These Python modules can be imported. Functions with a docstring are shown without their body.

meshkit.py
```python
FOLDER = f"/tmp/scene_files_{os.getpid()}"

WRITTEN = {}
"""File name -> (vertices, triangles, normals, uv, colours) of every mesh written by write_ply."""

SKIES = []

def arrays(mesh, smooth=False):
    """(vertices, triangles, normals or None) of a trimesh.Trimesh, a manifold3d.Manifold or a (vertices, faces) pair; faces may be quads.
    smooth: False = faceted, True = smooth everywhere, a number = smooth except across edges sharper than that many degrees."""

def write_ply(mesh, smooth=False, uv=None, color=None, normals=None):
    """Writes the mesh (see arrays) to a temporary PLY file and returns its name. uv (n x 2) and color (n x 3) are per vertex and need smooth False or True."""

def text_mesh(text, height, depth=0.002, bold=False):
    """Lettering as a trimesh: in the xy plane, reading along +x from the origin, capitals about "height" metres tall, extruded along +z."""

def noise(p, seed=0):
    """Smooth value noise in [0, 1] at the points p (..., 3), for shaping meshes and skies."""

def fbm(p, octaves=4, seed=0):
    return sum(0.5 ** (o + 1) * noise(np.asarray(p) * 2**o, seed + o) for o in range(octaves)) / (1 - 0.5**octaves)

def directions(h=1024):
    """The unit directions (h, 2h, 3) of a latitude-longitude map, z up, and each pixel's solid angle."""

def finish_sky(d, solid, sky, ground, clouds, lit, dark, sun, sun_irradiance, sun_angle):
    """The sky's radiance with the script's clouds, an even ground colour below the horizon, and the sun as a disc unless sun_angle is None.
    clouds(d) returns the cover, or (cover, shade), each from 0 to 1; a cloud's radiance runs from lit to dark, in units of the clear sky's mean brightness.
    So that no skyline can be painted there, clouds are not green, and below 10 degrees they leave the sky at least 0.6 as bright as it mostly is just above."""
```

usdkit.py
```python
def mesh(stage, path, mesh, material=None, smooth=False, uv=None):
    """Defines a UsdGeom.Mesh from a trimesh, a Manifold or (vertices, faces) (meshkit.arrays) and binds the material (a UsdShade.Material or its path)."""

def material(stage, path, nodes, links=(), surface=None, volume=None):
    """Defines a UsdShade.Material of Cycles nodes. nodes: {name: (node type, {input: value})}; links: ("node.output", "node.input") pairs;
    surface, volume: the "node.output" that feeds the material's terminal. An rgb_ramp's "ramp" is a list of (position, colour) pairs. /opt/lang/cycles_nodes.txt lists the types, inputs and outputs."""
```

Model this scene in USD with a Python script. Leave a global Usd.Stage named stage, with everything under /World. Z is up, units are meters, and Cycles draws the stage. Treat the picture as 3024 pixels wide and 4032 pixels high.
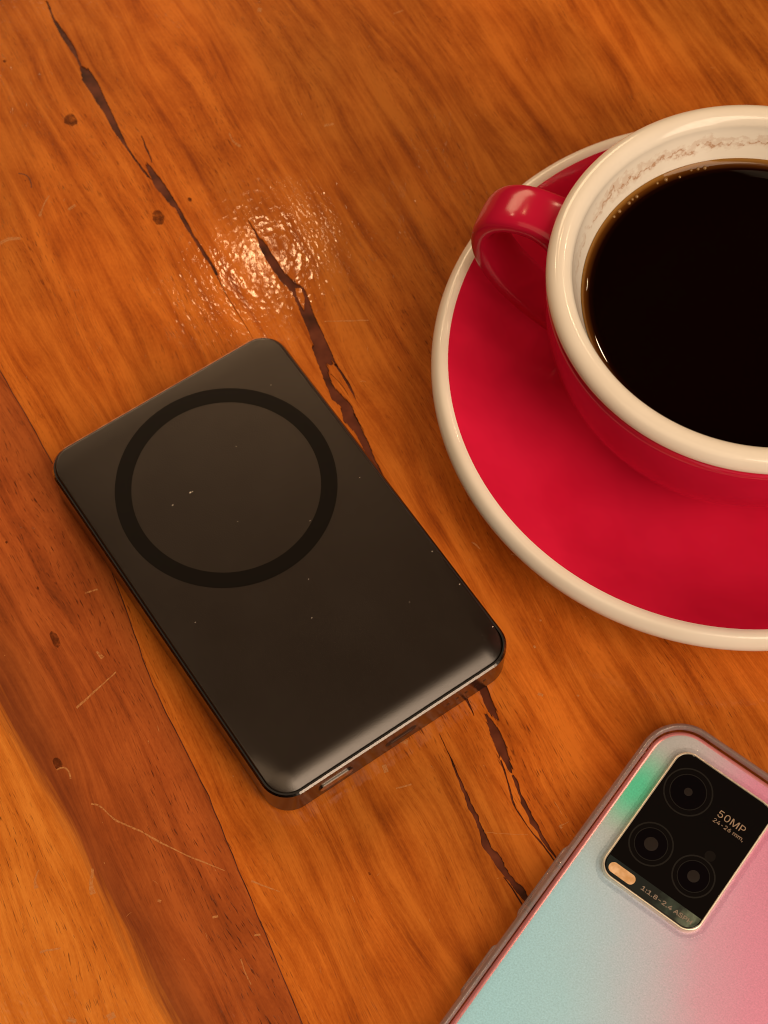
import math
import random
import numpy as np
import trimesh
from shapely.geometry import Polygon, LineString, Point
from shapely.ops import unary_union
from shapely import affinity
import meshkit
import usdkit
from pxr import Gf, Sdf, Usd, UsdGeom, UsdLux, UsdShade

stage = Usd.Stage.CreateInMemory()
UsdGeom.SetStageUpAxis(stage, "Z")
UsdGeom.SetStageMetersPerUnit(stage, 1.0)
world = UsdGeom.Xform.Define(stage, "/World")
stage.SetDefaultPrim(world.GetPrim())
UsdGeom.Scope.Define(stage, "/World/Looks")
MM = 0.001
rng = random.Random(7)
nrng = np.random.default_rng(7)

# ------------------------------------------------------------------ camera
def frame_matrix(x, y, z, pos):
    return Gf.Matrix4d(*x, 0, *y, 0, *z, 0, *pos, 1)

CAM_H, PITCH, ROLL, FOCAL = 0.42527, 0.44102, 0.00832, 7167.18 / 3024 * 36
fw = np.array([0, math.sin(PITCH), -math.cos(PITCH)]); up0 = np.array([0, math.cos(PITCH), math.sin(PITCH)]); rt0 = np.array([1.0, 0, 0])
rt = math.cos(ROLL) * rt0 + math.sin(ROLL) * up0
up = -math.sin(ROLL) * rt0 + math.cos(ROLL) * up0
cam = UsdGeom.Camera.Define(stage, "/World/camera")
cam.AddTransformOp().Set(frame_matrix(rt, up, -fw, (0, 0, CAM_H)))
cam.CreateHorizontalApertureAttr(36.0); cam.CreateVerticalApertureAttr(48.0); cam.CreateFocalLengthAttr(FOCAL)
cam.CreateClippingRangeAttr(Gf.Vec2f(0.01, 50))
cam.CreateFStopAttr(36.0); cam.CreateFocusDistanceAttr(0.432)
cam.CreateExposureAttr(0.0)

# ------------------------------------------------------------------ lamps of the room
def aim(pos, target):
    z = np.array(pos, float) - np.array(target, float); z /= np.linalg.norm(z)
    x = np.cross([0, 0, 1.0], z); x = np.array([1.0, 0, 0]) if np.linalg.norm(x) < 1e-6 else x / np.linalg.norm(x)
    return frame_matrix(x, np.cross(z, x), z, pos)

def rect_light(name, pos, target, w, h, power, color):
    l = UsdLux.RectLight.Define(stage, "/World/" + name)
    l.AddTransformOp().Set(aim(pos, target))
    l.CreateWidthAttr(w); l.CreateHeightAttr(h); l.CreateIntensityAttr(power); l.CreateColorAttr(Gf.Vec3f(*color))

def bulb(name, pos, r, power, color):
    l = UsdLux.SphereLight.Define(stage, "/World/" + name)
    l.AddTranslateOp().Set(Gf.Vec3d(*pos))
    l.CreateRadiusAttr(r); l.CreateIntensityAttr(power); l.CreateColorAttr(Gf.Vec3f(*color))

WARM = (1.0, 0.70, 0.42)
rect_light("lamp_far", (-0.5, 1.85, 1.15), (0, 0.2, 0), 0.95, 0.6, 7.8, (1.0, 0.68, 0.40))
rect_light("lamp_right_front", (0.64, -0.44, 0.78), (0.03, 0.15, 0), 0.55, 1.3, 5.7, (1.0, 0.77, 0.56))
rect_light("lamp_overhead", (-0.15, -0.35, 1.6), (0, 0.1, 0), 1.6, 1.2, 1.3, (1.0, 0.69, 0.41))
bulb("pendant_bulb", (-0.09, 0.733, 0.7), 0.018, 62, (1.0, 0.60, 0.30))
for i, (x, y, z) in enumerate([(-0.62, 1.1, 1.1), (0.62, 1.15, 1.2), (0.8, 0.95, 1.1)]):
    bulb("pendant_bulb_%03d" % (i + 1), (x, y, z), 0.025, 140, WARM)

# ------------------------------------------------------------------ helpers
def look(name, nodes, links, surface="p.BSDF"):
    return usdkit.material(stage, "/World/Looks/" + name, nodes, links, surface=surface)

def plain(name, color, rough=0.4, **kw):
    return look(name, {"p": ("principled_bsdf", {"base_color": color, "roughness": rough, **kw})}, [])

used = {}
def path_for(name, parent):
    base = (str(parent.GetPath()) if parent is not None else "/World") + "/" + name
    n = used.get(base, -1) + 1; used[base] = n
    return base if n == 0 else "%s_%03d" % (base, n)

def tag(p, label=None, category=None, group=None, kind=None):
    for k, v in (("label", label), ("category", category), ("group", group), ("kind", kind)):
        if v: p.SetCustomDataByKey(k, v)
    return p

def thing(name, label, category, loc=(0, 0, 0), rot=0.0):
    x = UsdGeom.Xform.Define(stage, path_for(name, None))
    x.AddTranslateOp().Set(Gf.Vec3d(loc[0] * MM, loc[1] * MM, loc[2] * MM)); x.AddRotateZOp().Set(rot)
    return tag(x.GetPrim(), label, category)

def part(name, mesh, mat, parent=None, smooth=False, label=None, kind=None):
    if isinstance(mesh, tuple): v, f = mesh; mesh = (np.asarray(v, float) * MM, f)
    else: mesh = mesh.copy(); mesh.apply_scale(MM)
    m = usdkit.mesh(stage, path_for(name, parent), mesh, mat, smooth=smooth)
    return tag(m.GetPrim(), label, None, None, kind)

def join(ms): return trimesh.util.concatenate(ms)

def loft(rings, cap0=True, cap1=True):
    """Closed rings of equal point count joined into a skin."""
    n = len(rings[0]); v = np.vstack(rings); f = []
    for k in range(len(rings) - 1):
        a = k * n + np.arange(n); b = k * n + (np.arange(n) + 1) % n
        f.append(np.stack([a, b, b + n], 1)); f.append(np.stack([a, b + n, a + n], 1))
    f = [np.vstack(f)] if f else []
    for do, k, flip in ((cap0, 0, True), (cap1, len(rings) - 1, False)):
        if do:
            c = len(v); v = np.vstack([v, rings[k].mean(0)])
            a = k * n + np.arange(n); b = k * n + (np.arange(n) + 1) % n
            t = np.stack([a, b, np.full(n, c)], 1)
            f.append(t[:, ::-1] if flip else t)
    return trimesh.Trimesh(v, np.vstack(f), process=False)

def rounded(w, l, r, inset, z, cx=0, cy=0, n=14, k=6):
    """Ring of a rounded rectangle w x l, corner radius r, drawn in by inset."""
    w2, l2, r = w / 2 - inset, l / 2 - inset, max(r - inset, 0.15)
    pts = []
    for (sx, sy, a0) in ((1, 1, 0), (-1, 1, 90), (-1, -1, 180), (1, -1, 270)):
        for a in np.radians(a0 + np.linspace(0, 90, n)):
            pts.append((cx + sx * (w2 - r) + r * math.cos(a), cy + sy * (l2 - r) + r * math.sin(a), z))
    p = np.array(pts); out = []
    for i in range(len(p)):
        q = p[(i + 1) % len(p)]
        m = k if np.linalg.norm(q - p[i]) > 5 else 1
        for t in range(m): out.append(p[i] + (q - p[i]) * t / m)
    return np.array(out)

def lathe(profile, seg=200):
    """Profile (r, z) revolved; normals point to the left of travel... closed by the caller."""
    a = np.arange(seg) * 2 * math.pi / seg
    rings = [np.stack([r * np.cos(a), r * np.sin(a), np.full(seg, z)], 1) for r, z in profile]
    return loft(rings, False, False)

def spline(pts, n):
    from scipy.interpolate import CubicSpline, PchipInterpolator
    p = np.array(pts, float); t = np.r_[0, np.cumsum(np.linalg.norm(np.diff(p, axis=0), axis=1))]
    return CubicSpline(t, p)(np.linspace(0, t[-1], n))

def extrude(poly, z0, z1):
    polys = [g for g in getattr(poly, "geoms", [poly]) if g.area > 1e-4]
    ms = []
    for g in polys:
        m = trimesh.creation.extrude_polygon(g, z1 - z0, engine="earcut"); m.apply_translation((0, 0, z0)); ms.append(m)
    return join(ms)

# ------------------------------------------------------------------ traced marks of the table top (mm on the table)
POLY = [[[-101.97, 368.34], [-101.41, 368.34], [-98.78, 361.69], [-95.13, 356.07], [-91.93, 350.95], [-90.97, 348.17], [-89.35, 344.02], [-87.25, 343.12], [-86.01, 341.29], [-83.9, 337.65], [-82.13, 333.58], [-79.95, 328.63], [-78.24, 325.06], [-76.51, 321.07], [-74.79, 317.1], [-73.14, 314.04], [-70.34, 309.69], [-67.2, 305.38], [-66.4, 303.87], [-67.12, 304.08], [-69.46, 307.09], [-72.64, 311.85], [-74.64, 314.9], [-76.66, 317.97], [-78.68, 321.05], [-80.17, 324.15], [-82.07, 327.71], [-84.12, 330.84], [-85.82, 333.99], [-87.68, 336.7], [-88.95, 338.97], [-89.54, 341.72], [-89.87, 343.55], [-91.23, 346.77], [-93.34, 350.0], [-96.32, 354.64], [-99.03, 360.27], [-101.93, 367.86]], [[-68.55, 309.71], [-67.06, 308.85], [-65.11, 306.27], [-62.77, 302.83], [-60.79, 299.41], [-58.82, 296.01], [-57.64, 293.9], [-55.67, 290.11], [-53.68, 285.93], [-51.39, 282.19], [-49.47, 278.89], [-47.2, 275.2], [-46.02, 272.33], [-46.7, 271.92], [-48.61, 275.59], [-50.5, 278.46], [-52.02, 280.94], [-53.97, 284.67], [-56.28, 288.42], [-58.25, 292.2], [-59.05, 293.89], [-60.92, 295.57], [-63.25, 298.96], [-65.16, 301.09], [-66.38, 303.66], [-67.64, 306.67], [-68.5, 308.84]], [[-39.29, 291.83], [-38.55, 290.78], [-36.66, 287.43], [-35.16, 284.93], [-33.33, 282.86], [-31.83, 279.96], [-29.98, 277.08], [-28.14, 273.81], [-26.34, 271.78], [-24.56, 270.16], [-22.79, 268.96], [-21.71, 267.34], [-20.57, 263.31], [-19.46, 260.11], [-18.01, 256.92], [-16.56, 253.36], [-15.12, 249.82], [-13.34, 245.52], [-12.63, 243.97], [-14.0, 244.73], [-15.35, 244.33], [-14.96, 241.61], [-13.87, 238.14], [-12.15, 235.85], [-10.1, 233.95], [-8.72, 232.05], [-8.02, 229.77], [-6.64, 226.75], [-5.26, 223.37], [-3.9, 220.39], [-2.53, 216.3], [-0.85, 212.91], [2.16, 206.05], [0.85, 206.04], [-3.16, 213.34], [-6.22, 220.36], [-8.28, 224.47], [-10.99, 227.09], [-11.36, 229.36], [-12.08, 232.02], [-14.12, 233.53], [-15.18, 236.2], [-16.62, 240.05], [-17.71, 243.53], [-19.15, 247.03], [-19.92, 250.96], [-20.69, 254.11], [-21.78, 256.89], [-22.88, 259.27], [-23.63, 261.67], [-24.74, 264.48], [-25.86, 267.3], [-27.64, 268.91], [-29.45, 271.34], [-31.28, 274.19], [-33.14, 277.47], [-35.02, 281.18], [-35.83, 284.08], [-36.99, 287.0], [-38.51, 289.93]], [[22.5, 155.8], [25.01, 156.49], [27.38, 148.92], [28.84, 144.04], [28.22, 144.04], [26.7, 145.65], [25.49, 147.43], [24.75, 149.55]], [[25.01, 146.28], [25.78, 146.29], [27.6, 143.71], [29.1, 141.45], [30.26, 137.92], [31.4, 133.78], [31.64, 130.93], [30.88, 131.24], [29.86, 133.45], [28.82, 135.35], [28.36, 135.35], [27.19, 138.54], [26.31, 141.11], [25.6, 144.34]]]
ISLAND = [[-24.85, 268.33], [-23.3, 268.47], [-22.18, 265.31], [-22.24, 261.28], [-23.33, 263.28], [-24.44, 266.1]]
LINES = [([[-70.43, 319.36], [-69.8, 318.04], [-68.7, 314.96], [-67.67, 312.78], [-66.76, 309.73]], [0.155, 0.373, 0.808, 0.684, 0.186]), ([[-46.88, 272.81], [-46.11, 271.18], [-43.06, 265.11], [-40.08, 259.91], [-37.13, 254.75], [-35.66, 251.99]], [0.311, 0.28, 0.218, 0.186, 0.155, 0.093]), ([[-13.66, 244.74], [-11.57, 241.64], [-9.13, 237.03], [-7.74, 233.78]], [0.435, 0.746, 0.684, 0.186]), ([[-14.79, 241.61], [-11.51, 237.97], [-9.78, 235.1]], [0.249, 0.249, 0.124]), ([[-8.35, 229.77], [-6.98, 227.13], [-5.44, 224.5]], [0.249, 0.311, 0.124]), ([[31.7, 130.77], [32.5, 128.72], [33.49, 125.59], [34.78, 122.48], [36.5, 118.77], [38.5, 115.09], [41.36, 110.54], [44.76, 105.12]], [0.622, 0.995, 1.057, 1.305, 1.305, 0.808, 0.559, 0.311]), ([[28.8, 134.39], [29.52, 132.18], [30.38, 129.02], [31.21, 125.57], [31.91, 122.92], [33.52, 120.29], [35.26, 117.53], [38.17, 113.87], [40.89, 109.93], [44.17, 105.12]], [0.311, 0.497, 0.497, 0.684, 0.559, 0.435, 0.373, 0.373, 0.373, 0.186]), ([[13.97, 141.0], [15.49, 137.47], [16.7, 134.93], [17.74, 132.07], [18.64, 129.55], [19.68, 127.04], [20.86, 123.92], [22.33, 120.51], [23.78, 116.81], [25.23, 113.45], [26.98, 110.42], [28.72, 107.7], [30.46, 105.3], [32.49, 102.92], [34.21, 100.54], [37.08, 97.0]], [0.124, 0.249, 0.435, 0.622, 0.684, 1.057, 1.243, 1.43, 1.554, 1.927, 2.051, 2.238, 1.989, 1.74, 1.554, 1.243]), ([[28.98, 105.74], [31.0, 102.91], [33.43, 98.9], [35.58, 96.1]], [0.186, 0.373, 0.373, 0.249]), ([[19.94, 150.5], [21.46, 148.21], [22.52, 145.61]], [1.243, 0.808, 0.186])]
SCR = [([[-69.65, 122.75], [-68.23, 122.36], [-63.53, 118.7], [-57.84, 116.21], [-52.13, 113.16], [-46.48, 110.42], [-40.88, 108.24], [-36.98, 106.72]], [0.456, 0.342, 0.399, 0.342, 0.342, 0.342, 0.285, 0.171]), ([[-30.59, 104.18], [-27.0, 102.94], [-23.69, 101.76]], [0.513, 0.399, 0.171]), ([[-66.18, 156.29], [-70.43, 151.71], [-75.18, 146.85]], [0.342, 0.456, 0.57]), ([[-80.83, 106.52], [-81.51, 104.3], [-80.99, 102.11]], [0.228, 0.57, 1.367]), ([[-68.28, 106.9], [-68.25, 103.59], [-67.6, 100.85]], [0.57, 1.253, 1.481]), ([[-78.89, 87.05], [-76.64, 87.71], [-74.16, 88.15]], [0.513, 0.627, 0.513]), ([[-29.4, 91.52], [-27.95, 91.69]], [0.399, 0.399]), ([[-39.29, 95.59], [-38.01, 95.92]], [0.456, 0.456]), ([[-78.68, 130.96], [-76.93, 131.5], [-75.14, 128.79]], [0.342, 0.57, 0.456]), ([[-61.67, 73.49], [-61.05, 72.2]], [1.595, 1.595]), ([[-32.3, 86.05], [-31.1, 82.89], [-29.67, 80.27]], [0.285, 0.342, 0.228]), ([[-52.4, 99.45], [-51.52, 99.24]], [0.513, 0.513]), ([[-71.34, 72.12], [-69.19, 71.62]], [0.797, 0.797]), ([[-108.91, 280.36], [-107.15, 282.13], [-104.73, 283.68], [-101.54, 283.87]], [0.797, 0.911, 1.025, 0.57]), ([[-96.72, 291.23], [-96.47, 293.57], [-94.93, 298.27]], [1.025, 0.57, 0.456]), ([[-89.13, 293.48], [-87.32, 295.14]], [0.684, 0.684]), ([[-16.59, 257.76], [-10.43, 258.11], [-4.65, 258.31]], [0.342, 0.456, 0.285]), ([[-18.13, 323.21], [-15.35, 323.98]], [0.684, 0.684]), ([[-45.25, 320.33], [-43.8, 317.34], [-41.75, 315.75]], [0.342, 0.797, 1.025]), ([[-38.77, 365.32], [-37.59, 365.16]], [1.253, 1.253]), ([[1.59, 364.18], [4.33, 365.52]], [0.342, 0.342]), ([[42.52, 118.14], [43.59, 118.52], [44.82, 119.28]], [0.373, 0.311, 0.124]), ([[41.5, 124.16], [42.37, 122.7], [43.36, 120.84]], [0.093, 0.249, 0.124]), ([[24.68, 116.51], [28.59, 116.18], [34.91, 115.98]], [0.124, 0.155, 0.093]), ([[38.34, 151.48], [39.63, 151.06]], [0.559, 0.559]), ([[47.99, 151.23], [48.45, 150.91]], [0.435, 0.435]), ([[42.52, 118.21], [43.1, 117.59]], [0.435, 0.435]), ([[22.51, 192.44], [23.6, 191.54], [24.68, 190.44]], [0.264, 0.633, 0.264]), ([[32.55, 189.22], [33.96, 188.64]], [0.211, 0.211]), ([[39.34, 170.95], [39.8, 170.9]], [0.369, 0.369]), ([[37.67, 164.23], [38.05, 163.52]], [0.422, 0.422]), ([[4.49, 139.07], [6.29, 138.69]], [0.938, 0.938]), ([[0.45, 132.92], [1.14, 131.08]], [0.938, 0.938]), ([[3.49, 127.04], [7.17, 128.15]], [0.312, 0.312]), ([[-75.39, 177.4], [-72.22, 178.45]], [0.375, 0.375]), ([[-71.36, 161.61], [-69.64, 159.91]], [0.375, 0.875])]
KNOT = [([-90.99, 324.35], 2.28, 1.71), ([-63.71, 291.18], 2.39, 1.71), ([-111.97, 345.37], 0.57, 0.46), ([-55.3, 297.33], 0.8, 0.51), ([-102.03, 303.32], 0.17, 0.17), ([-81.84, 164.73], 2.37, 0.95), ([-96.64, 191.26], 0.36, 0.32), ([-87.49, 178.62], 0.47, 0.28), ([-78.54, 132.65], 1.71, 1.03), ([-2.71, 106.25], 0.38, 0.25)]
HAIR = ([[-104.21, 305.67], [-102.2, 305.22], [-100.17, 300.81]], [0.2, 0.3, 0.2])
BOUND = [[-107.31, 165.15], [-93.93, 146.57], [-87.19, 135.21], [-77.0, 120.86], [-68.26, 108.01], [-58.4, 91.71], [-52.23, 79.03], [-46.47, 71.24], [-38.52, 59.65]]
SEAM = [[-128.84, 286.86], [-111.56, 256.59], [-103.22, 241.79], [-88.01, 216.19], [-69.34, 183.95], [-56.82, 152.88], [-41.7, 124.76], [-19.16, 74.74], [-11.01, 56.6], [6.19, 19.83]]
BACK_RAMP = [(0.0, (0.37, 0.74, 0.95)), (0.22, (0.40, 0.72, 0.92)), (0.38, (0.46, 0.65, 0.84)), (0.53, (0.54, 0.55, 0.72)), (0.68, (0.66, 0.40, 0.58)), (0.84, (0.72, 0.31, 0.50)), (1.0, (0.74, 0.27, 0.46))]
BACK_BEIGE = (0.47, 0.53, 0.55)
BACK_GREEN = (0.10, 0.68, 0.46)
# ------------------------------------------------------------------ wood
def wood(name, angle, dark, mid, light, pore, sap=None):
    N, L = {}, []
    def node(n, kind, inp, *links):
        N[n] = (kind, inp)
        for a, b in links: L.append((a, n + "." + b))
    node("g", "geometry", {})
    node("m", "mapping", {"mapping_type": "point", "rotation": (0, 0, -angle), "scale": (1000, 1000, 1000)}, ("g.position", "vector"))
    node("m1", "mapping", {"scale": (0.012, 0.045, 0)}, ("m.vector", "vector"))
    node("n1", "noise_texture", {"scale": 1.0, "detail": 2.0}, ("m1.vector", "vector"))
    node("d0", "vector_math", {"math_type": "subtract", "vector2": (0.5, 0.5, 0.5)}, ("n1.color", "vector1"))
    node("w", "vector_math", {"math_type": "multiply_add", "vector2": (0, 13, 0)}, ("d0.vector", "vector1"), ("m.vector", "vector3"))
    for k, sc, det, ro in (("A", (0.016, 0.26, 0), 5, .62), ("B", (0.03, 0.85, 0), 4, .6), ("C", (0.055, 0.10, 0), 4, .55), ("P", (0.26, 3.2, 0), 2, .5), ("D", (0.07, 2.6, 0), 4, .65), ("Q", (0.012, 0.05, 0), 2, .5), ("F", (0.9, 2.2, 0), 3, .6)):
        node("s" + k, "mapping", {"scale": sc, "location": (3.1 * ord(k), 1.7 * ord(k), 0)}, ("w.vector", "vector"))
        node(k, "noise_texture", {"scale": 1.0, "detail": float(det), "roughness": ro}, ("s%s.vector" % k, "vector"))
    node("t1", "math", {"math_type": "multiply_add", "value2": 0.47, "value3": 0.07}, ("A.fac", "value1"))
    node("t2", "math", {"math_type": "multiply_add", "value2": 0.17}, ("B.fac", "value1"), ("t1.value", "value3"))
    node("t3", "math", {"math_type": "multiply_add", "value2": 0.30}, ("C.fac", "value1"), ("t2.value", "value3"))
    node("t5", "math", {"math_type": "multiply_add", "value2": 0.19}, ("D.fac", "value1"), ("t3.value", "value3"))
    node("t4", "math", {"math_type": "multiply_add", "value2": 0.12}, ("F.fac", "value1"), ("t5.value", "value3"))
    node("r", "rgb_ramp", {"ramp": [(0.545, dark), (0.655, mid), (0.775, light)]}, ("t4.value", "fac"))
    node("sL", "mapping", {"scale": (0.006, 0.016, 0), "location": (3, 40, 0)}, ("m.vector", "vector"))
    node("Lg", "noise_texture", {"scale": 1.0, "detail": 3.0}, ("sL.vector", "vector"))
    node("lg", "map_range", {"from_min": 0.36, "from_max": 0.64, "to_min": 0.0, "to_max": 1.0, "clamp": True}, ("Lg.fac", "value"))
    node("tone", "mix", {"color1": (0.74, 0.77, 0.80), "color2": (1.12, 1.04, 1.0)}, ("lg.result", "fac"))
    node("rt", "vector_math", {"math_type": "multiply"}, ("r.color", "vector1"), ("tone.color", "vector2"))
    col = "rt.vector"
    if sap:
        (bp, bd), (sd, sm, sl, rim) = sap
        # position across the board measured from the traced heartwood edge
        node("sv", "vector_math", {"math_type": "subtract", "vector2": (bp[0] * MM, bp[1] * MM, 0)}, ("g.position", "vector1"))
        node("sd", "vector_math", {"math_type": "dot_product", "vector2": (-bd[1] * 1000, bd[0] * 1000, 0)}, ("sv.vector", "vector1"))
        node("sn", "math", {"math_type": "multiply_add", "value2": 9.0, "value3": -4.5}, ("B.fac", "value1"))
        node("sn2", "math", {"math_type": "multiply_add", "value2": 3.0, "value3": -1.5}, ("C.fac", "value1"))
        node("sa", "math", {"math_type": "add"}, ("sd.value", "value1"), ("sn.value", "value2"))
        node("sb", "math", {"math_type": "add"}, ("sa.value", "value1"), ("sn2.value", "value2"))
        node("sf", "map_range", {"from_min": -2.5, "from_max": 1.2, "clamp": True}, ("sb.value", "value"))
        node("sf2", "map_range", {"from_min": 9.0, "from_max": 0.5, "to_min": 0.0, "to_max": 0.5, "clamp": True}, ("sb.value", "value"))
        node("sr", "rgb_ramp", {"ramp": [(0.53, sd), (0.66, sm), (0.79, sl)]}, ("t4.value", "fac"))
        node("hr", "mix", {"color2": rim}, ("sf2.result", "fac"), ("rt.vector", "color1"))
        node("sx", "mix", {}, ("sf.result", "fac"), ("sr.color", "color1"), ("hr.color", "color2"))
        col = "sx.color"
    node("pf", "map_range", {"from_min": 0.60, "from_max": 0.70, "clamp": True}, ("P.fac", "value"))
    node("qf", "map_range", {"from_min": 0.40, "from_max": 0.62, "to_min": 0.05, "to_max": 0.85, "clamp": True}, ("Q.fac", "value"))
    node("pq", "math", {"math_type": "multiply"}, ("pf.result", "value1"), ("qf.result", "value2"))
    node("c", "mix", {"color2": pore}, ("pq.value", "fac"), (col, "color1"))
    # varnish: brush-laid film following the grain, pebbled here and there
    for k, sc, det in (("H", (0.62, 1.05, 0), 1), ("I", (0.05, 0.42, 0), 2), ("J", (1.5, 3.0, 0), 1)):
        node("s" + k, "mapping", {"scale": sc, "location": (ord(k), 0, 0)}, ("w.vector", "vector"))
        node(k, "noise_texture", {"scale": 1.0, "detail": float(det), "roughness": .5}, ("s%s.vector" % k, "vector"))
    node("V", "voronoi_texture", {"scale": 1.0, "feature": "smooth_f1", "smoothness": 0.6, "randomness": 1.0}, ("sH.vector", "vector"))
    node("v2", "math", {"math_type": "multiply"}, ("V.distance", "value1"), ("V.distance", "value2"))
    node("h1", "math", {"math_type": "multiply_add", "value2": 0.9}, ("I.fac", "value1"), ("v2.value", "value3"))
    node("h2", "math", {"math_type": "multiply_add", "value2": 0.16}, ("J.fac", "value1"), ("h1.value", "value3"))
    node("h3", "math", {"math_type": "multiply_add", "value2": -0.5}, ("pq.value", "value1"), ("h2.value", "value3"))
    node("b", "bump", {"distance": 0.000027, "strength": 1.0}, ("h3.value", "height"))
    node("ro", "map_range", {"from_min": 0.3, "from_max": 0.7, "to_min": 0.04, "to_max": 0.09, "clamp": True}, ("C.fac", "value"))
    node("sW", "mapping", {"scale": (0.10, 0.55, 0), "location": (77, 5, 0)}, ("w.vector", "vector"))
    node("W", "noise_texture", {"scale": 1.0, "detail": 3.0, "roughness": 0.6}, ("sW.vector", "vector"))
    node("cw", "map_range", {"from_min": 0.43, "from_max": 0.56, "to_min": 0.06, "to_max": 0.62, "clamp": True}, ("W.fac", "value"))
    node("p", "principled_bsdf", {"roughness": 0.5, "specular_ior_level": 0.08, "coat_ior": 1.5}, ("cw.result", "coat_weight"),
         ("c.color", "base_color"), ("ro.result", "coat_roughness"), ("b.normal", "coat_normal"), ("b.normal", "normal"))
    return look(name, N, L)

G = math.radians(-62.3)
bp = BOUND[3]; bdv = np.array(BOUND[6]) - np.array(BOUND[1]); bdv = bdv / np.linalg.norm(bdv)
wood_main = wood("honey_wood", G, (0.27, 0.054, 0.005), (0.47, 0.114, 0.010), (0.65, 0.19, 0.022), (0.12, 0.022, 0.003))
wood_red = wood("red_heartwood", math.radians(-61), (0.19, 0.042, 0.009), (0.325, 0.073, 0.014), (0.45, 0.115, 0.023), (0.06, 0.012, 0.004),
                ((bp, bdv), ((0.38, 0.090, 0.010), (0.58, 0.165, 0.018), (0.74, 0.25, 0.035), (0.12, 0.026, 0.010))))
filler_look = look("dark_filler", {
    "g": ("geometry", {}), "n": ("noise_texture", {"scale": 900.0, "detail": 4.0, "roughness": 0.6}),
    "n2": ("noise_texture", {"scale": 160.0, "detail": 3.0}),
    "r": ("rgb_ramp", {"ramp": [(0.3, (0.045, 0.013, 0.006)), (0.52, (0.115, 0.028, 0.013)), (0.75, (0.17, 0.045, 0.02))]}),
    "b": ("bump", {"distance": 0.00006, "strength": 1.0}),
    "p": ("principled_bsdf", {"roughness": 0.45, "specular_ior_level": 0.12})},
    [("g.position", "n.vector"), ("g.position", "n2.vector"), ("n2.fac", "r.fac"), ("r.color", "p.base_color"), ("n.fac", "b.height"), ("b.normal", "p.normal")])
def frayed(name, color, low, high, scale=1500.0):
    return look(name, {
        "g": ("geometry", {}), "n": ("noise_texture", {"scale": scale, "detail": 3.0, "roughness": 0.7}),
        "f": ("map_range", {"from_min": low, "from_max": high, "clamp": True}),
        "t": ("transparent_bsdf", {}), "p": ("principled_bsdf", {"base_color": color, "roughness": 0.5, "specular_ior_level": 0.1}), "x": ("mix_closure", {})},
        [("g.position", "n.vector"), ("n.fac", "f.value"), ("f.result", "x.fac"), ("t.BSDF", "x.closure1"), ("p.BSDF", "x.closure2")], "x.closure")
scratch_look = frayed("scraped_varnish", (0.74, 0.33, 0.11), 0.33, 0.82)
knot_look = frayed("knot_wood", (0.12, 0.025, 0.005), 0.28, 1.05, 700.0)
under_look = plain("table_underside", (0.05, 0.02, 0.01), 0.8)

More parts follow.
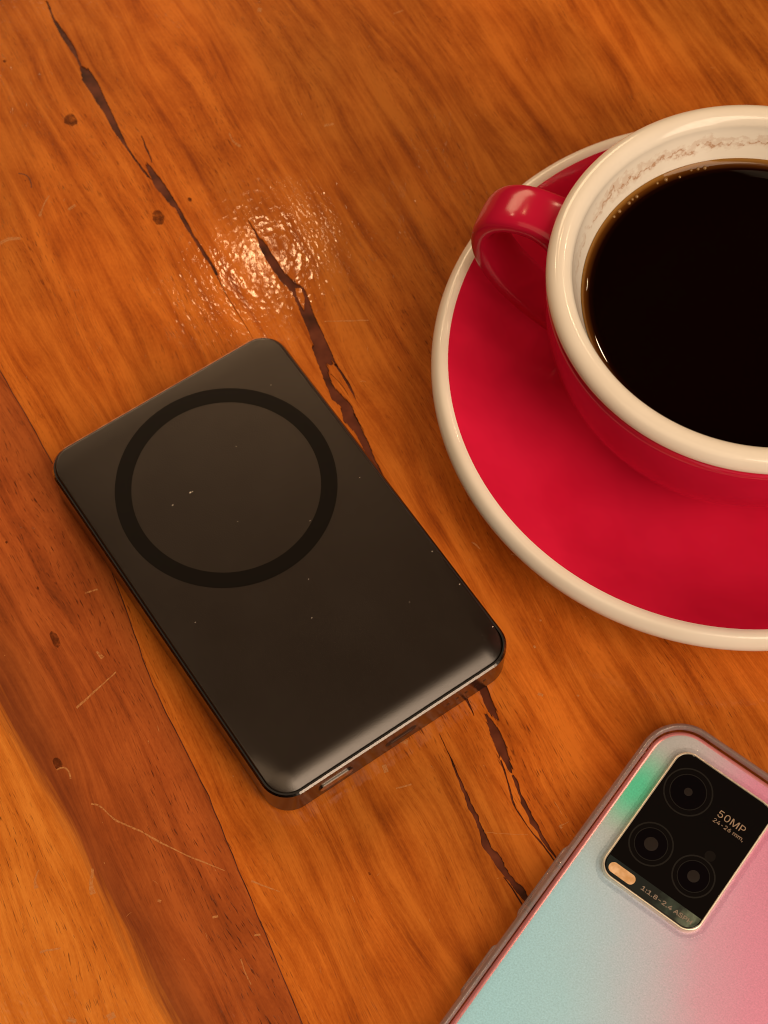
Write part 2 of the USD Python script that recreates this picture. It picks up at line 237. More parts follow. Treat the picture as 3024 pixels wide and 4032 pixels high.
ex = np.array([math.cos(G), math.sin(G)]); ey = np.array([-math.sin(G), math.cos(G)])
def ribbon_poly(pts, widths, jag=0.25, step=0.4):
    p = np.array(pts, float); t = np.r_[0, np.cumsum(np.linalg.norm(np.diff(p, axis=0), axis=1))]
    s = np.linspace(0, t[-1], max(6, int(t[-1] / step)))
    wob = lambda k: 2 * (meshkit.fbm(np.stack([s * 0.4 + k, 0 * s, 0 * s], 1), 4, seed=int(k)) - 0.5) * 1.7 + 0.10 * nrng.uniform(-1, 1, len(s))
    from scipy.interpolate import PchipInterpolator
    q = np.stack([PchipInterpolator(t, p[:, 0])(s), PchipInterpolator(t, p[:, 1])(s)], 1); w = np.interp(s, t, widths) / 2
    d = np.gradient(q, axis=0); d /= np.linalg.norm(d, axis=1, keepdims=True); nrm = np.stack([-d[:, 1], d[:, 0]], 1)
    a = q + nrm * (w * np.clip(1 + jag * wob(11 + 7 * len(p)), 0.1, 2))[:, None]
    b = q - nrm * (w * np.clip(1 + jag * wob(53 + 5 * len(p)), 0.1, 2))[:, None]
    return Polygon(np.vstack([a, b[::-1]])).buffer(0)

def ragged(poly, amp=0.10, step=0.5):
    r = np.array(poly.exterior.segmentize(step).coords)[:-1]
    k = nrng.uniform(-1, 1, len(r)) ** 3
    p = Polygon(r + np.outer(k * 1.3, ex) + np.outer(nrng.uniform(-amp, amp, len(r)), ey)).buffer(0)
    return max(getattr(p, "geoms", [p]), key=lambda q: q.area)

cracks = [ragged(Polygon(p).buffer(-0.06)) for p in POLY] + [ribbon_poly(p, np.array(w) * 0.86, 0.5) for p, w in LINES]
cracks[2] = cracks[2].difference(Polygon(ISLAND))
crack_area = unary_union(cracks).buffer(0)
seam = LineString(SEAM)
seam_pts = np.array(seam.segmentize(4).coords)
seam_pts[:, :2] += nrng.uniform(-0.12, 0.12, seam_pts[:, :2].shape)
ex = np.array([math.cos(G), math.sin(G)]); ey = np.array([-math.sin(G), math.cos(G)])
s0, s1 = seam_pts[0] - ex * 330, seam_pts[-1] + ex * 330
edge_line = np.vstack([s0, seam_pts, s1])
main_poly = Polygon(np.vstack([edge_line + ey * 0.14, [s1 + ey * 300, s0 + ey * 300]])).buffer(0)
red_poly = Polygon(np.vstack([edge_line - ey * 0.14, [s1 - ey * 118, s0 - ey * 118]])).buffer(0)
far_poly = Polygon([s0 - ey * 118.4, s1 - ey * 118.4, s1 - ey * 260, s0 - ey * 260]).buffer(0)

table = thing("wooden_table", "worn varnished orange wooden table top under everything, with filled cracks and scratches", "table")
def plank(poly, mat, label=None):
    cut = poly.difference(crack_area).buffer(0)
    top = extrude(cut, -1.2, 0.0); body = extrude(poly, -28, -1.2)
    return part("plank", join([top, body]), mat, table, label=label)
pm = plank(main_poly, wood_main, "broad honey orange plank with dark filled cracks")
pr = plank(red_poly, wood_red, "darker reddish plank with a light orange edge")
plank(far_poly, wood_main)
part("seam_filler", extrude(Polygon(np.vstack([edge_line + ey * 0.13, (edge_line - ey * 0.13)[::-1]])).buffer(0).difference(crack_area), -1.15, -0.10), filler_look, pr)
for c in cracks:
    part("crack_filler", extrude(c.intersection(main_poly.union(red_poly)).buffer(-0.005), -1.15, -0.38), filler_look, pm)
for i, (p, w) in enumerate(SCR):
    poly = ribbon_poly(p, w, 0.45, 0.35)
    par = pm if main_poly.contains(poly.centroid) else pr
    part("scratch", extrude(poly, 0.004 + 0.0006 * i, 0.012 + 0.0006 * i), scratch_look, par)
for i, ((x, y), a, b) in enumerate(KNOT):
    t = np.linspace(0, 2 * math.pi, 40, endpoint=False); rad = 1 + 0.22 * (meshkit.fbm(np.stack([np.cos(t) * 1.5 + 9 * i, np.sin(t) * 1.5, 0 * t], 1), 3) - 0.5) * 2
    e = np.outer(np.cos(t) * a * rad, ex) + np.outer(np.sin(t) * b * rad, ey) + [x, y]
    poly = Polygon(e).buffer(0); par = pm if main_poly.contains(poly.centroid) else pr
    part("knot", extrude(poly, 0.003, 0.006), knot_look, par)
part("scratch", extrude(ribbon_poly(*HAIR, 0.2, 0.3), 0.003, 0.03), plain("dark_dent", (0.06, 0.016, 0.005), 0.6), pm, label="short dark curved dent")

scuffs = []
for _ in range(150):
    x, y = rng.uniform(-115, 115), 70 + 300 * rng.random() ** 1.4
    a = G + rng.gauss(0, 0.7); l, wd = rng.choice([0.25, 0.35, 0.5, 0.9, 1.6]), rng.uniform(0.10, 0.26)
    d = np.array([math.cos(a), math.sin(a)]) * l / 2
    c = np.array([x, y]); bend = np.array([-d[1], d[0]]) * rng.uniform(-0.4, 0.4)
    q = ribbon_poly([c - d, c + bend, c + d], [wd * 0.4, wd, wd * 0.5], 0.5, 0.12)
    if main_poly.buffer(-1).contains(q) or red_poly.buffer(-1).contains(q): scuffs.append(extrude(q, 0.002, 0.010))
part("scuff_mark", join(scuffs), scratch_look, pm, kind="stuff")

# ------------------------------------------------------------------ power bank
BX, BY, BA, BW, BL = -27.14, 183.15, 0.60845, 69.27, 110.07
bank = thing("power_bank", "black slim power bank with a dark ring, on the table beside the saucer", "power bank", (BX, BY, 0), math.degrees(BA))
ZT = 12.75
lid_look = look("matte_black_lid", {
    "g": ("geometry", {}), "n": ("noise_texture", {"scale": 5200.0, "detail": 2.0}), "n2": ("noise_texture", {"scale": 60.0, "detail": 4.0}),
    "ro": ("map_range", {"from_min": 0.3, "from_max": 0.7, "to_min": 0.285, "to_max": 0.305}),
    "b": ("bump", {"distance": 0.00002, "strength": 1.0}),
    "p": ("principled_bsdf", {"base_color": (0.011, 0.0065, 0.0045), "specular_ior_level": 0.85, "specular_tint": (1.0, 0.95, 0.92)})},
    [("g.position", "n.vector"), ("g.position", "n2.vector"), ("n2.fac", "ro.value"), ("ro.result", "p.roughness"), ("n.fac", "b.height"), ("b.normal", "p.normal")])
ring_look = plain("charging_ring_black", (0.003, 0.0018, 0.0012), 0.36, specular_ior_level=0.2)
hole_look = plain("port_black", (0.004, 0.003, 0.003), 0.5)
frame_look = plain("dark_polished_frame", (0.11, 0.095, 0.09), 0.22, metallic=1.0)
edge_look = plain("bright_cut_edge", (0.62, 0.57, 0.54), 0.16, metallic=1.0)
R = lambda i, z: rounded(BW, BL, 7.0, i, z, k=8)
part("frame", loft([R(1.4, 0.0), R(0.5, 0.35), R(0.1, 1.1), R(0, 2.0), R(0, ZT - 0.5)], True, False), frame_look, bank, smooth=35)
part("frame_edge", loft([R(0, ZT - 0.5), R(0.46, ZT)], False, False), edge_look, bank)
part("frame_lip", loft([R(0.46, ZT), R(0.9, ZT), R(0.93, ZT - 2.6)], False, False), hole_look, bank)
def lid_z(p, d):
    """Height of the lid at points p (x, y), d from its edge: it rolls off most towards the near end."""
    p = np.atleast_2d(np.asarray(p, float)); d = np.asarray(d, float)
    w = np.clip((-p[:, 1] - (BL / 2 - 13)) / 9.0, 0, 1); w = 0.08 + 0.92 * w * w * (3 - 2 * w)
    t = np.clip(d / 5.6, 0, 1)
    return ZT + 1.0 - 1.6 * w * (1 - t) ** 2 - 0.25 * np.clip(1 - d / 0.3, 0, 1) ** 2
INS = 0.95
ds = np.r_[0, 0.05, 0.12, 0.2, 0.3, 0.5, 0.8, 1.1, 1.6, 2.2, 3, 4, 5, 6, 7, 8.5]
lid_rings = [R(INS, ZT - 2.5)]
for d in ds:
    q = rounded(BW, BL, 7.0, INS + d, 0.0, k=24); q[:, 2] = lid_z(q[:, :2], d); lid_rings.append(q)
lid_rings[0] = rounded(BW, BL, 7.0, INS, ZT - 2.5, k=24)
lid_rings.append(rounded(BW, BL, 22, INS + 22, ZT + 1.0, k=24))
part("lid", loft(lid_rings, False, True), lid_look, bank, smooth=60)
rr = np.linspace(23.85, 28.0, 8); aa = np.linspace(0, 2 * math.pi, 240, endpoint=False); RCY = 22.05
rings = []
for r in rr:
    x, y = r * np.cos(aa), RCY + r * np.sin(aa)
    d = np.minimum(BW / 2 - np.abs(x), BL / 2 - np.abs(y)) - INS
    rings.append(np.stack([x, y, lid_z(np.stack([x, y], 1), d) + 0.03], 1))
part("charging_ring", loft(rings[::-1], False, False), ring_look, bank, smooth=60)
def pill_poly(cx, cy, l, h): return LineString([(cx - (l - h) / 2, cy), (cx + (l - h) / 2, cy)]).buffer(h / 2, 12)
def on_front(poly, y0, y1):
    m = extrude(poly, 0, abs(y1 - y0)); m.apply_transform(np.array([[1, 0, 0, 0], [0, 0, -1, 0], [0, 1, 0, 0], [0, 0, 0, 1.0]])); m.apply_translation((0, max(y0, y1), 0)); return m
FY = -BL / 2
part("power_button", join([on_front(pill_poly(-18.6, 6.6, 9.8, 3.4), FY - 0.01, FY - 0.03)]), hole_look, bank, label="black gap round the button")
part("button_cap", on_front(pill_poly(-18.6, 6.5, 9.2, 2.7), FY + 0.3, FY - 0.42), plain("button_metal", (0.5, 0.46, 0.43), 0.22, metallic=1.0), bank)
pt = part("charging_port", on_front(pill_poly(0.3, 6.6, 9.0, 3.0), FY - 0.012, FY - 0.03), hole_look, bank)
part("port_tongue", on_front(pill_poly(0.3, 6.4, 6.2, 0.7), FY - 0.031, FY - 0.08), plain("port_tongue_grey", (0.05, 0.045, 0.04), 0.4), pt)
for x in (14.06, 16.8, 19.5, 22.2, 24.9):
    part("indicator_light", on_front(Point(x, 7.2).buffer(0.42, 8), FY - 0.01, FY - 0.03), hole_look, bank)
dust_look = plain("dust", (0.75, 0.68, 0.6), 0.8)
dust = []
for x, y, r in [(-14, 25, .16), (-8.5, 25.5, .22), (-7.9, 25.4, .12), (8, 30, .08), (29, 5, .1), (-26, -5, .12), (3, -11, .1), (12, 2, .08), (-2, -20, .1), (20, -30, .09), (32.4, -22, .13), (32.9, -33, .14), (33.2, -46.5, .16), (-3, 12, .1), (25, 40, .07)]:
    s = trimesh.creation.icosphere(1, r); s.apply_scale((1.4, 0.8, 0.5)); d = min(BW / 2 - abs(x), BL / 2 - abs(y)) - INS
    s.apply_translation((x, y, float(lid_z((x, y), max(d, 0))[0]))); dust.append(s)
part("dust_speck", join(dust), dust_look, bank, kind="stuff")

# ------------------------------------------------------------------ saucer and cup
SX, SY = 88.45, 232.6
white_look = look("cream_glaze", {
    "g": ("geometry", {}), "v": ("voronoi_texture", {"scale": 260.0, "randomness": 1.0}), "lt": ("map_range", {"from_min": 0.05, "from_max": 0.09, "to_min": 1.0, "to_max": 0.0, "clamp": True}),
    "vc": ("separate_color", {}), "vk": ("math", {"math_type": "greater_than", "value2": 0.965}), "k": ("math", {"math_type": "multiply"}),
    "n": ("noise_texture", {"scale": 55.0, "detail": 3.0}), "r": ("rgb_ramp", {"ramp": [(0.3, (0.88, 0.81, 0.71)), (0.7, (0.92, 0.86, 0.77))]}),
    "m": ("mix", {"color2": (0.25, 0.17, 0.10)}),
    "p": ("principled_bsdf", {"roughness": 0.13, "specular_ior_level": 0.5})},
    [("g.position", "v.vector"), ("v.distance", "lt.value"), ("v.color", "vc.color"), ("vc.r", "vk.value1"), ("lt.result", "k.value1"), ("vk.value", "k.value2"),
     ("g.position", "n.vector"), ("n.fac", "r.fac"), ("r.color", "m.color1"), ("k.value", "m.fac"), ("m.color", "p.base_color")])
red_look = look("red_glaze", {
    "g": ("geometry", {}), "n": ("noise_texture", {"scale": 40.0, "detail": 4.0}), "r": ("rgb_ramp", {"ramp": [(0.3, (0.62, 0.010, 0.05)), (0.7, (0.74, 0.016, 0.07))]}),
    "n2": ("noise_texture", {"scale": 25.0, "detail": 5.0, "roughness": 0.6}), "ro": ("map_range", {"from_min": 0.4, "from_max": 0.7, "to_min": 0.05, "to_max": 0.13, "clamp": True}),
    "p": ("principled_bsdf", {"specular_ior_level": 0.5})},
    [("g.position", "n.vector"), ("n.fac", "r.fac"), ("r.color", "p.base_color"), ("g.position", "n2.vector"), ("n2.fac", "ro.value"), ("ro.result", "p.roughness")])
saucer = thing("saucer", "red saucer with a cream white rim under the cup", "saucer", (SX, SY, 0))
part("dish", lathe([tuple(p) for p in spline([(72.5, 22.4), (68, 19.6), (58, 13.6), (46, 9.2), (38, 7.4), (33, 6.9), (20, 6.6), (0.01, 6.6)], 60)][::-1]), red_look, saucer, smooth=True)
part("rim", lathe([tuple(p) for p in spline([(72.5, 22.4), (73.6, 22.85), (74.8, 22.75), (76.0, 21.6), (76.7, 19.8), (76.3, 18.0), (74.5, 16.6), (68, 12.5), (58, 7.6), (48, 4.0), (42, 2.4)], 80)] + [(41.5, 0.2), (38.5, 0.0), (38, 2.0), (0.01, 2.2)]), white_look, saucer, smooth=60)

cup = thing("coffee_cup", "red cup with a thick cream white lip and interior, standing on the saucer", "cup", (SX - 0.1, SY + 0.2, 0))
body_prof = [(0.01, 7.2), (24, 7.2), (25.5, 6.75), (27.5, 6.75), (28.5, 7.6)] + [tuple(p) for p in spline([(29, 8.6), (33.3, 13.5), (37.8, 19.5), (41.2, 25), (44.0, 30), (46.3, 35), (48.0, 40), (49.2, 45), (50.0, 50), (50.45, 55), (50.5, 58.4)], 60)] + [(50.25, 59.2), (50.0, 59.6)]
part("body", lathe(body_prof), red_look, cup, smooth=50)
lip = [(50.0, 59.6), (50.3, 60.0)] + [(47.55 + 3.15 * math.cos(a), 61.0 + 3.0 * math.sin(a)) for a in np.radians(np.linspace(-6, 172, 40))]
inner = [tuple(p) for p in spline([(44.35, 60.6), (43.4, 57.5), (42.3, 54.5), (41.2, 51.5), (39.6, 47), (36, 40)], 30)]
stain_look = look("stained_cream_glaze", {
    "g": ("geometry", {}), "z": ("separate_xyz", {}),
    "n": ("noise_texture", {"scale": 230.0, "detail": 5.0, "roughness": 0.62}), "n2": ("noise_texture", {"scale": 60.0, "detail": 3.0}),
    "n3": ("noise_texture", {"scale": 520.0, "detail": 3.0}),
    "zz": ("math", {"math_type": "multiply_add", "value2": 0.009, "value3": -0.0045}),
    "za": ("math", {"math_type": "add"}),
    "b": ("rgb_ramp", {"ramp": [(0.0, (0, 0, 0)), (0.30, (0, 0, 0)), (0.42, (.25,) * 3), (0.50, (1, 1, 1)), (0.56, (.35,) * 3), (0.72, (.3,) * 3), (0.80, (0, 0, 0)), (1, (0, 0, 0))]}),
    "zr": ("map_range", {"from_min": 0.0525, "from_max": 0.0605, "clamp": True}),
    "am": ("map_range", {"from_min": 0.225, "from_max": 0.262, "to_min": 0.0, "to_max": 1.0, "clamp": True}),
    "nm": ("map_range", {"from_min": 0.34, "from_max": 0.52, "clamp": True}),
    "k1": ("math", {"math_type": "multiply"}), "k2": ("math", {"math_type": "multiply"}), "k3": ("math", {"math_type": "multiply", "value2": 0.85}),
    "m": ("mix", {"color1": (0.90, 0.84, 0.75), "color2": (0.46, 0.21, 0.08)}),
    "p": ("principled_bsdf", {"roughness": 0.14})},
    [("g.position", "z.vector"), ("g.position", "n.vector"), ("g.position", "n2.vector"), ("g.position", "n3.vector"), ("n.fac", "zz.value1"), ("zz.value", "za.value1"), ("z.z", "za.value2"), ("za.value", "zr.value"), ("zr.result", "b.fac"),
     ("z.y", "am.value"), ("n3.fac", "nm.value"), ("b.color", "k1.value1"), ("nm.result", "k1.value2"), ("k1.value", "k2.value1"), ("am.result", "k2.value2"), ("k2.value", "k3.value1"), ("k3.value", "m.fac"), ("m.color", "p.base_color")])
part("lip", lathe(lip), white_look, cup, smooth=True)
part("interior", lathe([lip[-1]] + inner + [(25, 16), (0.01, 13)]), stain_look, cup, smooth=True)
# handle: a flat strap bent in the upright plane through the cup's axis
HA = math.radians(156.5)
path = spline([(47.5, 52.5), (53, 54.8), (59.5, 55), (65.2, 52.2), (68.4, 46.5), (68.2, 39.5), (64.6, 31.5), (58, 24.5), (50, 19), (40, 15.5)], 60)
rad, tan = np.array([math.cos(HA), math.sin(HA), 0]), np.array([-math.sin(HA), math.cos(HA), 0]); zv = np.array([0, 0, 1.0])
dp = np.gradient(path, axis=0); dp /= np.linalg.norm(dp, axis=1, keepdims=True)
rings = []
for i, ((r, z), (dr, dz)) in enumerate(zip(path, dp)):
    s = i / (len(path) - 1)
    hw = 6.7 + 1.6 * (1 - min(1, s / 0.14)) ** 2 + 1.0 * max(0, (s - 0.85) / 0.15) ** 2 - 0.8 * math.sin(math.pi * s) * 0; ht = 2.7 + 1.0 * (1 - min(1, s / 0.12)) ** 2 + 0.8 * max(0, (s - 0.86) / 0.14) ** 2
    nv = rad * (-dz) + zv * dr
    a = np.linspace(0, 2 * math.pi, 40, endpoint=False); e = 0.62
    cx = np.sign(np.cos(a)) * np.abs(np.cos(a)) ** e * hw; cy = np.sign(np.sin(a)) * np.abs(np.sin(a)) ** e * ht
    rings.append(rad * r + zv * z + np.outer(cx, tan) + np.outer(cy, nv))
h = loft(rings, True, True); h.fix_normals()
handle_look = plain("worn_red_glaze", (0.56, 0.011, 0.05), 0.17, specular_ior_level=0.35)
part("handle", h, handle_look, cup, smooth=True)

coffee_look = look("black_coffee", {
    "g": ("geometry", {}), "s": ("vector_math", {"math_type": "subtract", "vector2": (SX * MM, SY * MM, 0)}), "f": ("vector_math", {"math_type": "multiply", "vector2": (1, 1, 0)}), "l": ("vector_math", {"math_type": "length"}),
    "e": ("map_range", {"from_min": 0.0384, "from_max": 0.0415, "clamp": True}),
    "r": ("rgb_ramp", {"ramp": [(0.0, (0.0035, 0.0010, 0.0006)), (0.35, (0.010, 0.002, 0.0008)), (0.75, (0.09, 0.028, 0.004)), (1.0, (0.30, 0.14, 0.03))]}),
    "p": ("principled_bsdf", {"roughness": 0.02, "ior": 1.33})},
    [("g.position", "s.vector1"), ("s.vector", "f.vector1"), ("f.vector", "l.vector1"), ("l.value", "e.value"), ("e.result", "r.fac"), ("r.color", "p.base_color")])
coffee = thing("coffee", "black coffee nearly filling the red cup", "coffee", (SX - 0.1, SY + 0.2, 0))
part("liquid", lathe([(0.01, 51.3), (20, 51.3), (33, 51.3), (37, 51.32), (38.8, 51.38), (39.9, 51.5), (40.6, 51.75), (41.1, 52.1), (41.5, 52.7)][::-1]), coffee_look, coffee, smooth=True)
bub = []
for az, r, s in [(118, 40.4, .55), (121.5, 40.5, .4), (131, 40.4, .5), (133, 40.5, .42), (135, 40.3, .5), (140, 40.5, .55), (143, 40.6, .45), (103, 40.3, .5), (105.5, 40.4, .45), (108, 40.5, .38), (113, 39.6, .35)]:
    b = trimesh.creation.icosphere(2, s); b.apply_translation((r * math.cos(math.radians(az)), r * math.sin(math.radians(az)), 51.55)); bub.append(b)
part("bubble", join(bub), plain("bubble_film", (0.25, 0.13, 0.04), 0.03, specular_ior_level=0.8), coffee, smooth=True, kind="stuff")

# ------------------------------------------------------------------ phone
PT = math.radians(53.4); pu = np.array([math.cos(PT), math.sin(PT)]); pv = np.array([math.sin(PT), -math.cos(PT)])
PO = -28.9 * pv + 158.4 * pu; PROT = 53.4 - 90
PW, PLN = 76.0, 164.2; PX0, PY0 = -0.6, -1.9       # left edge and top edge of the phone in its frame
pcx, pcy = PX0 + PW / 2, PY0 - PLN / 2
phone = thing("phone", "iridescent mint to pink phone lying face down at the lower right", "phone", (PO[0], PO[1], 0), PROT)
def P(i, z, g=0.0, r=9.0): return rounded(PW + 2 * g, PLN + 2 * g, r + g, i, z, pcx, pcy, k=6)
part("body", loft([P(1.0, 0.9), P(0.2, 1.4), P(0, 2.2), P(0, 6.4), P(0.12, 7.1), P(0.45, 7.7), P(0.95, 8.1), P(1.3, 8.2)], True, False), plain("rose_frame", (0.90, 0.40, 0.46), 0.25, metallic=0.5), phone, smooth=40)
back_look = look("iridescent_back", {
    "g": ("geometry", {}), "s": ("vector_math", {"math_type": "subtract", "vector2": (PO[0] * MM, PO[1] * MM, 0)}),
    "q": ("mapping", {"rotation": (0, 0, -math.radians(PROT)), "scale": (1000, 1000, 1000)}),
    "n": ("noise_texture", {"scale": 2.4, "detail": 3.0, "roughness": 0.7}), "n0": ("noise_texture", {"scale": 0.06, "detail": 3.0}),
    "d": ("vector_math", {"math_type": "dot_product", "vector2": (1.0, 0.6, 0)}),
    "d1": ("math", {"math_type": "add", "value2": 36.0}),
    "d2": ("math", {"math_type": "multiply_add", "value2": 9.0}),
    "d3": ("math", {"math_type": "multiply_add", "value2": 10.0}),
    "f": ("map_range", {"from_min": 0.0, "from_max": 80.0, "clamp": True}),
    "r": ("rgb_ramp", {"ramp": BACK_RAMP}),
    "x": ("separate_xyz", {}),
    "gq": ("vector_math", {"math_type": "subtract", "vector2": (2.5, -22.0, 0)}), "gs": ("vector_math", {"math_type": "multiply", "vector2": (1 / 9.0, 1 / 14.0, 0)}), "gl": ("vector_math", {"math_type": "length"}),
    "gf": ("map_range", {"range_type": "smoothstep", "from_min": 1.0, "from_max": 0.1, "to_min": 0.0, "to_max": 1.0, "clamp": True}),
    "tf": ("map_range", {"range_type": "smoothstep", "from_min": -52.0, "from_max": -30.0, "to_min": 0.0, "to_max": 0.8, "clamp": True}),
    "lf": ("map_range", {"range_type": "smoothstep", "from_min": 26.0, "from_max": 5.0, "to_min": 0.0, "to_max": 1.0, "clamp": True}),
    "tl": ("math", {"math_type": "multiply"}),
    "mb": ("mix", {"color2": BACK_BEIGE}), "mg": ("mix", {"color2": BACK_GREEN}),
    "nv": ("map_range", {"from_min": 0.3, "from_max": 0.7, "to_min": 0.88, "to_max": 1.12}), "ms": ("vector_math", {"math_type": "multiply"}),
    "b": ("bump", {"distance": 0.00006, "strength": 1.0}),
    "p": ("principled_bsdf", {"metallic": 0.1, "roughness": 0.36, "specular_ior_level": 0.6})},
    [("g.position", "s.vector1"), ("s.vector", "q.vector"), ("q.vector", "n.vector"), ("q.vector", "n0.vector"), ("q.vector", "d.vector1"), ("d.value", "d1.value1"), ("n.fac", "d2.value1"), ("d1.value", "d2.value3"), ("n0.fac", "d3.value1"), ("d2.value", "d3.value3"), ("d3.value", "f.value"), ("f.result", "r.fac"),
     ("q.vector", "x.vector"), ("q.vector", "gq.vector1"), ("gq.vector", "gs.vector1"), ("gs.vector", "gl.vector1"), ("gl.value", "gf.value"),
     ("x.y", "tf.value"), ("x.x", "lf.value"), ("tf.result", "tl.value1"), ("lf.result", "tl.value2"), ("tl.value", "mb.fac"), ("r.color", "mb.color1"), ("gf.result", "mg.fac"), ("mb.color", "mg.color1"),
     ("n.fac", "nv.value"), ("mg.color", "ms.vector1"), ("nv.result", "ms.vector2"), ("ms.vector", "p.base_color"), ("n.fac", "b.height"), ("b.normal", "p.normal")])
part("back_panel", loft([P(1.25, 8.15), P(1.4, 8.27), P(1.9, 8.34), P(3.0, 8.38), rounded(PW, PLN, 20, 24, 8.38, pcx, pcy, k=6)], False, True), back_look, phone, smooth=40)
# camera island
MX, MY, MW, ML = 19.2, -25.55, 26.6, 37.0
Mr = lambda i, z: rounded(MW, ML, 3.9, i, z, MX, MY, k=2)
chrome = plain("pale_gold_chrome", (0.98, 0.90, 0.76), 0.38, metallic=0.75)
island = part("camera_module", loft([Mr(-0.12, 8.3), Mr(-0.08, 8.8), Mr(-0.02, 9.4), Mr(0.0, 9.75), Mr(0.14, 9.93), Mr(0.24, 9.98), Mr(0.40, 9.98), Mr(0.52, 9.78)], False, False), chrome, phone, smooth=40)
glass_black = plain("camera_glass", (0.006, 0.005, 0.005), 0.06, specular_ior_level=0.5)
part("glass", loft([Mr(0.5, 9.6), Mr(0.5, 9.78), Mr(0.75, 9.86), Mr(2.5, 9.86)], False, True), glass_black, island, smooth=30)
sect = Polygon(Mr(0.8, 0)[:, :2]).intersection(Polygon([(0, -60), (60, -60), (60, -39.4), (0, -39.4)]))
part("chrome_band", extrude(sect, 9.862, 9.88), look("dark_mirror_band", {
    "g": ("geometry", {}), "s": ("vector_math", {"math_type": "subtract", "vector2": (PO[0] * MM, PO[1] * MM, 0)}), "q": ("mapping", {"rotation": (0, 0, -math.radians(PROT)), "scale": (1000, 1000, 1000)}), "x": ("separate_xyz", {}),
    "n": ("noise_texture", {"scale": 0.6, "detail": 2.0}), "o": ("math", {"math_type": "multiply_add", "value2": 5.0}), "f": ("map_range", {"from_min": 8.0, "from_max": 36.0, "clamp": True}),
    "r": ("rgb_ramp", {"ramp": [(0.0, (0.025, 0.035, 0.037)), (0.55, (0.03, 0.035, 0.033)), (0.68, (0.07, 0.10, 0.085)), (0.75, (0.045, 0.055, 0.05)), (0.88, (0.22, 0.28, 0.22)), (0.94, (0.07, 0.09, 0.07)), (1.0, (0.12, 0.14, 0.11))]}),
    "p": ("principled_bsdf", {"metallic": 0.3, "roughness": 0.15})},
    [("g.position", "s.vector1"), ("s.vector", "q.vector"), ("q.vector", "x.vector"), ("q.vector", "n.vector"), ("n.fac", "o.value1"), ("x.x", "o.value3"), ("o.value", "f.value"), ("f.result", "r.fac"), ("r.color", "p.base_color")]), island)
lens_ring = plain("lens_surround", (0.007, 0.006, 0.005), 0.5, specular_ior_level=0.2); lens_dark = plain("lens_glass", (0.004, 0.003, 0.004), 0.03, specular_ior_level=0.6)
lens_pupil = plain("lens_pupil", (0.011, 0.007, 0.006), 0.4, specular_ior_level=0.3)
for (x, y, r, pr_) in ((13.0, -15.95, 5.9, 1.0), (12.9, -31.65, 5.3, 1.65), (24.9, -32.1, 5.1, 1.45)):
    def disc(r0, r1, z, seg=72):
        a = np.arange(seg) * 2 * math.pi / seg; m = []
        return loft([np.stack([x + q * np.cos(a), y + q * np.sin(a), np.full(seg, zz)], 1) for q, zz in ((r1, z), (r0, z))], False, r0 < 0.05)
    l = part("lens", join([disc(r - 0.35, r, 9.872), disc(r * 0.72, r * 0.75, 9.872)]), lens_ring, island)
    def dome(r1, lift):
        a = np.arange(72) * 2 * math.pi / 72; q_ = np.linspace(r1, 0.02, 9)
        return loft([np.stack([x + q * np.cos(a), y + q * np.sin(a), np.full(72, 9.874 + lift + 0.09 * (1 - (q / (r * 0.7)) ** 2))], 1) for q in q_], False, True)
    part("lens_glass", dome(r * 0.70, 0.0), lens_dark, island, smooth=60)
    part("lens_pupil", dome(pr_, 0.006), lens_pupil, island, smooth=60)
a_ = np.arange(40) * 2 * math.pi / 40
part("sensor", loft([np.stack([25.4 + q * np.cos(a_), -25.8 + q * np.sin(a_), np.full(40, 9.874)], 1) for q in (1.3, 0.02)], False, True), plain("sensor_brown", (0.005, 0.0035, 0.003), 0.3, specular_ior_level=0.3), island)
part("flash", extrude(pill_poly(11.35, -41.45, 7.0, 2.5), 9.882, 9.93), look("flash_diffuser", {
    "g": ("geometry", {}), "n": ("noise_texture", {"scale": 500.0, "detail": 2.0}), "r": ("rgb_ramp", {"ramp": [(0.35, (0.62, 0.36, 0.16)), (0.65, (0.85, 0.58, 0.36))]}), "p": ("principled_bsdf", {"roughness": 0.35})},
    [("g.position", "n.vector"), ("n.fac", "r.fac"), ("r.color", "p.base_color")]), island)
ink = plain("lettering_bronze", (0.31, 0.22, 0.155), 0.4)
def words(t, h, x, y, z, bold=False, track=1.0):
    m = meshkit.text_mesh(t, h, 0.012, bold); m.apply_scale((track, 1, 1)); m.apply_translation((x, y, z)); return m
part("lettering", words("50MP", 1.75, 21.2, -16.7, 9.866, track=1.12), ink, island)
part("lettering", words("24-26 mm,", 1.0, 21.2, -18.4, 9.866, False, 1.12), ink, island)
part("lettering", words("1:1.8-2.4 ASPH", 1.0, 16.6, -41.9, 9.884, True, 1.32), plain("lettering_grey", (0.24, 0.19, 0.155), 0.4), island)

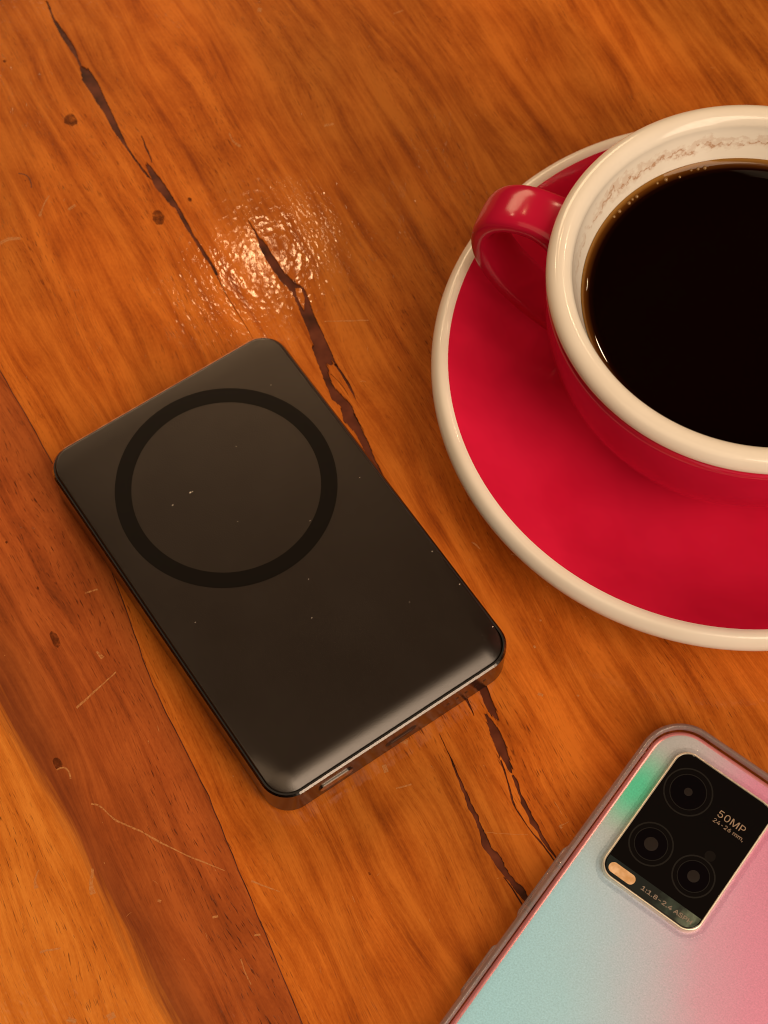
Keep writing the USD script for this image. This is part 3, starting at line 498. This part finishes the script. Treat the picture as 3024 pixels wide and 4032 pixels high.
# clear case round the phone
def clear(name, frost, tint, gloss):
    return look(name, {
        "fr": ("fresnel", {"IOR": 1.5}), "fm": ("math", {"math_type": "multiply_add", "value2": gloss, "value3": 0.0}),
        "t": ("transparent_bsdf", {"color": tint}), "gl": ("glossy_bsdf", {"color": (1, 1, 1), "roughness": 0.08}), "x": ("mix_closure", {}),
        "df": ("diffuse_bsdf", {"color": (0.66, 0.60, 0.63)}), "y": ("mix_closure", {"fac": frost})},
        [("fr.fac", "fm.value1"), ("fm.value", "x.fac"), ("t.BSDF", "y.closure1"), ("df.BSDF", "y.closure2"), ("y.closure", "x.closure1"), ("gl.BSDF", "x.closure2")], "x.closure")
case_look, lip_look = clear("clear_plastic", 0.27, (0.97, 0.95, 0.94), 0.9), clear("clear_plastic_lip", 0.0, (1.0, 0.995, 0.99), 0.5)
case = thing("phone_case", "clear plastic case fitted round the iridescent phone", "phone case", (PO[0], PO[1], 0), PROT)
CG = 1.9
part("bumper", loft([P(0.4, 0.05, CG), P(0.0, 0.6, CG), P(0.0, 4.0, CG), P(0.0, 7.6, CG), P(0.35, 8.7, CG), P(1.0, 9.2, CG), P(1.25, 9.2, CG), P(1.5, 8.95, CG), P(1.7, 8.5, CG), P(1.75, 8.0, CG)], False, False), case_look, case, smooth=50)
lipr = lambda i, z: rounded(MW, ML, 3.9, i, z, MX, MY, k=2)
part("camera_lip", loft([lipr(-1.5, 8.42), lipr(-1.3, 8.47), lipr(-0.9, 8.50), lipr(-0.6, 8.47), lipr(-0.4, 8.42)], False, False), lip_look, case, smooth=50)
def key(y0, y1):
    n = 24; rings = []
    for t in np.linspace(0, 1, 14):
        y = y0 + (y1 - y0) * t; k = min(1, min(t, 1 - t) * abs(y1 - y0) / 1.2); k = math.sqrt(1 - (1 - k) ** 2) if k < 1 else 1
        a = np.linspace(0, 2 * math.pi, n, endpoint=False)
        rings.append(np.stack([PX0 - CG - 0.02 - 0.75 * k * np.clip(np.cos(a), -0.2, 1), np.full(n, y), 4.6 + 1.7 * (0.5 + 0.5 * k) * np.sin(a)], 1))
    m = loft(rings, True, True); m.fix_normals(); return m
part("key_cover", key(-42.0, -63.5), case_look, case, smooth=40)
part("key_cover", key(-71.0, -85.5), case_look, case, smooth=40)
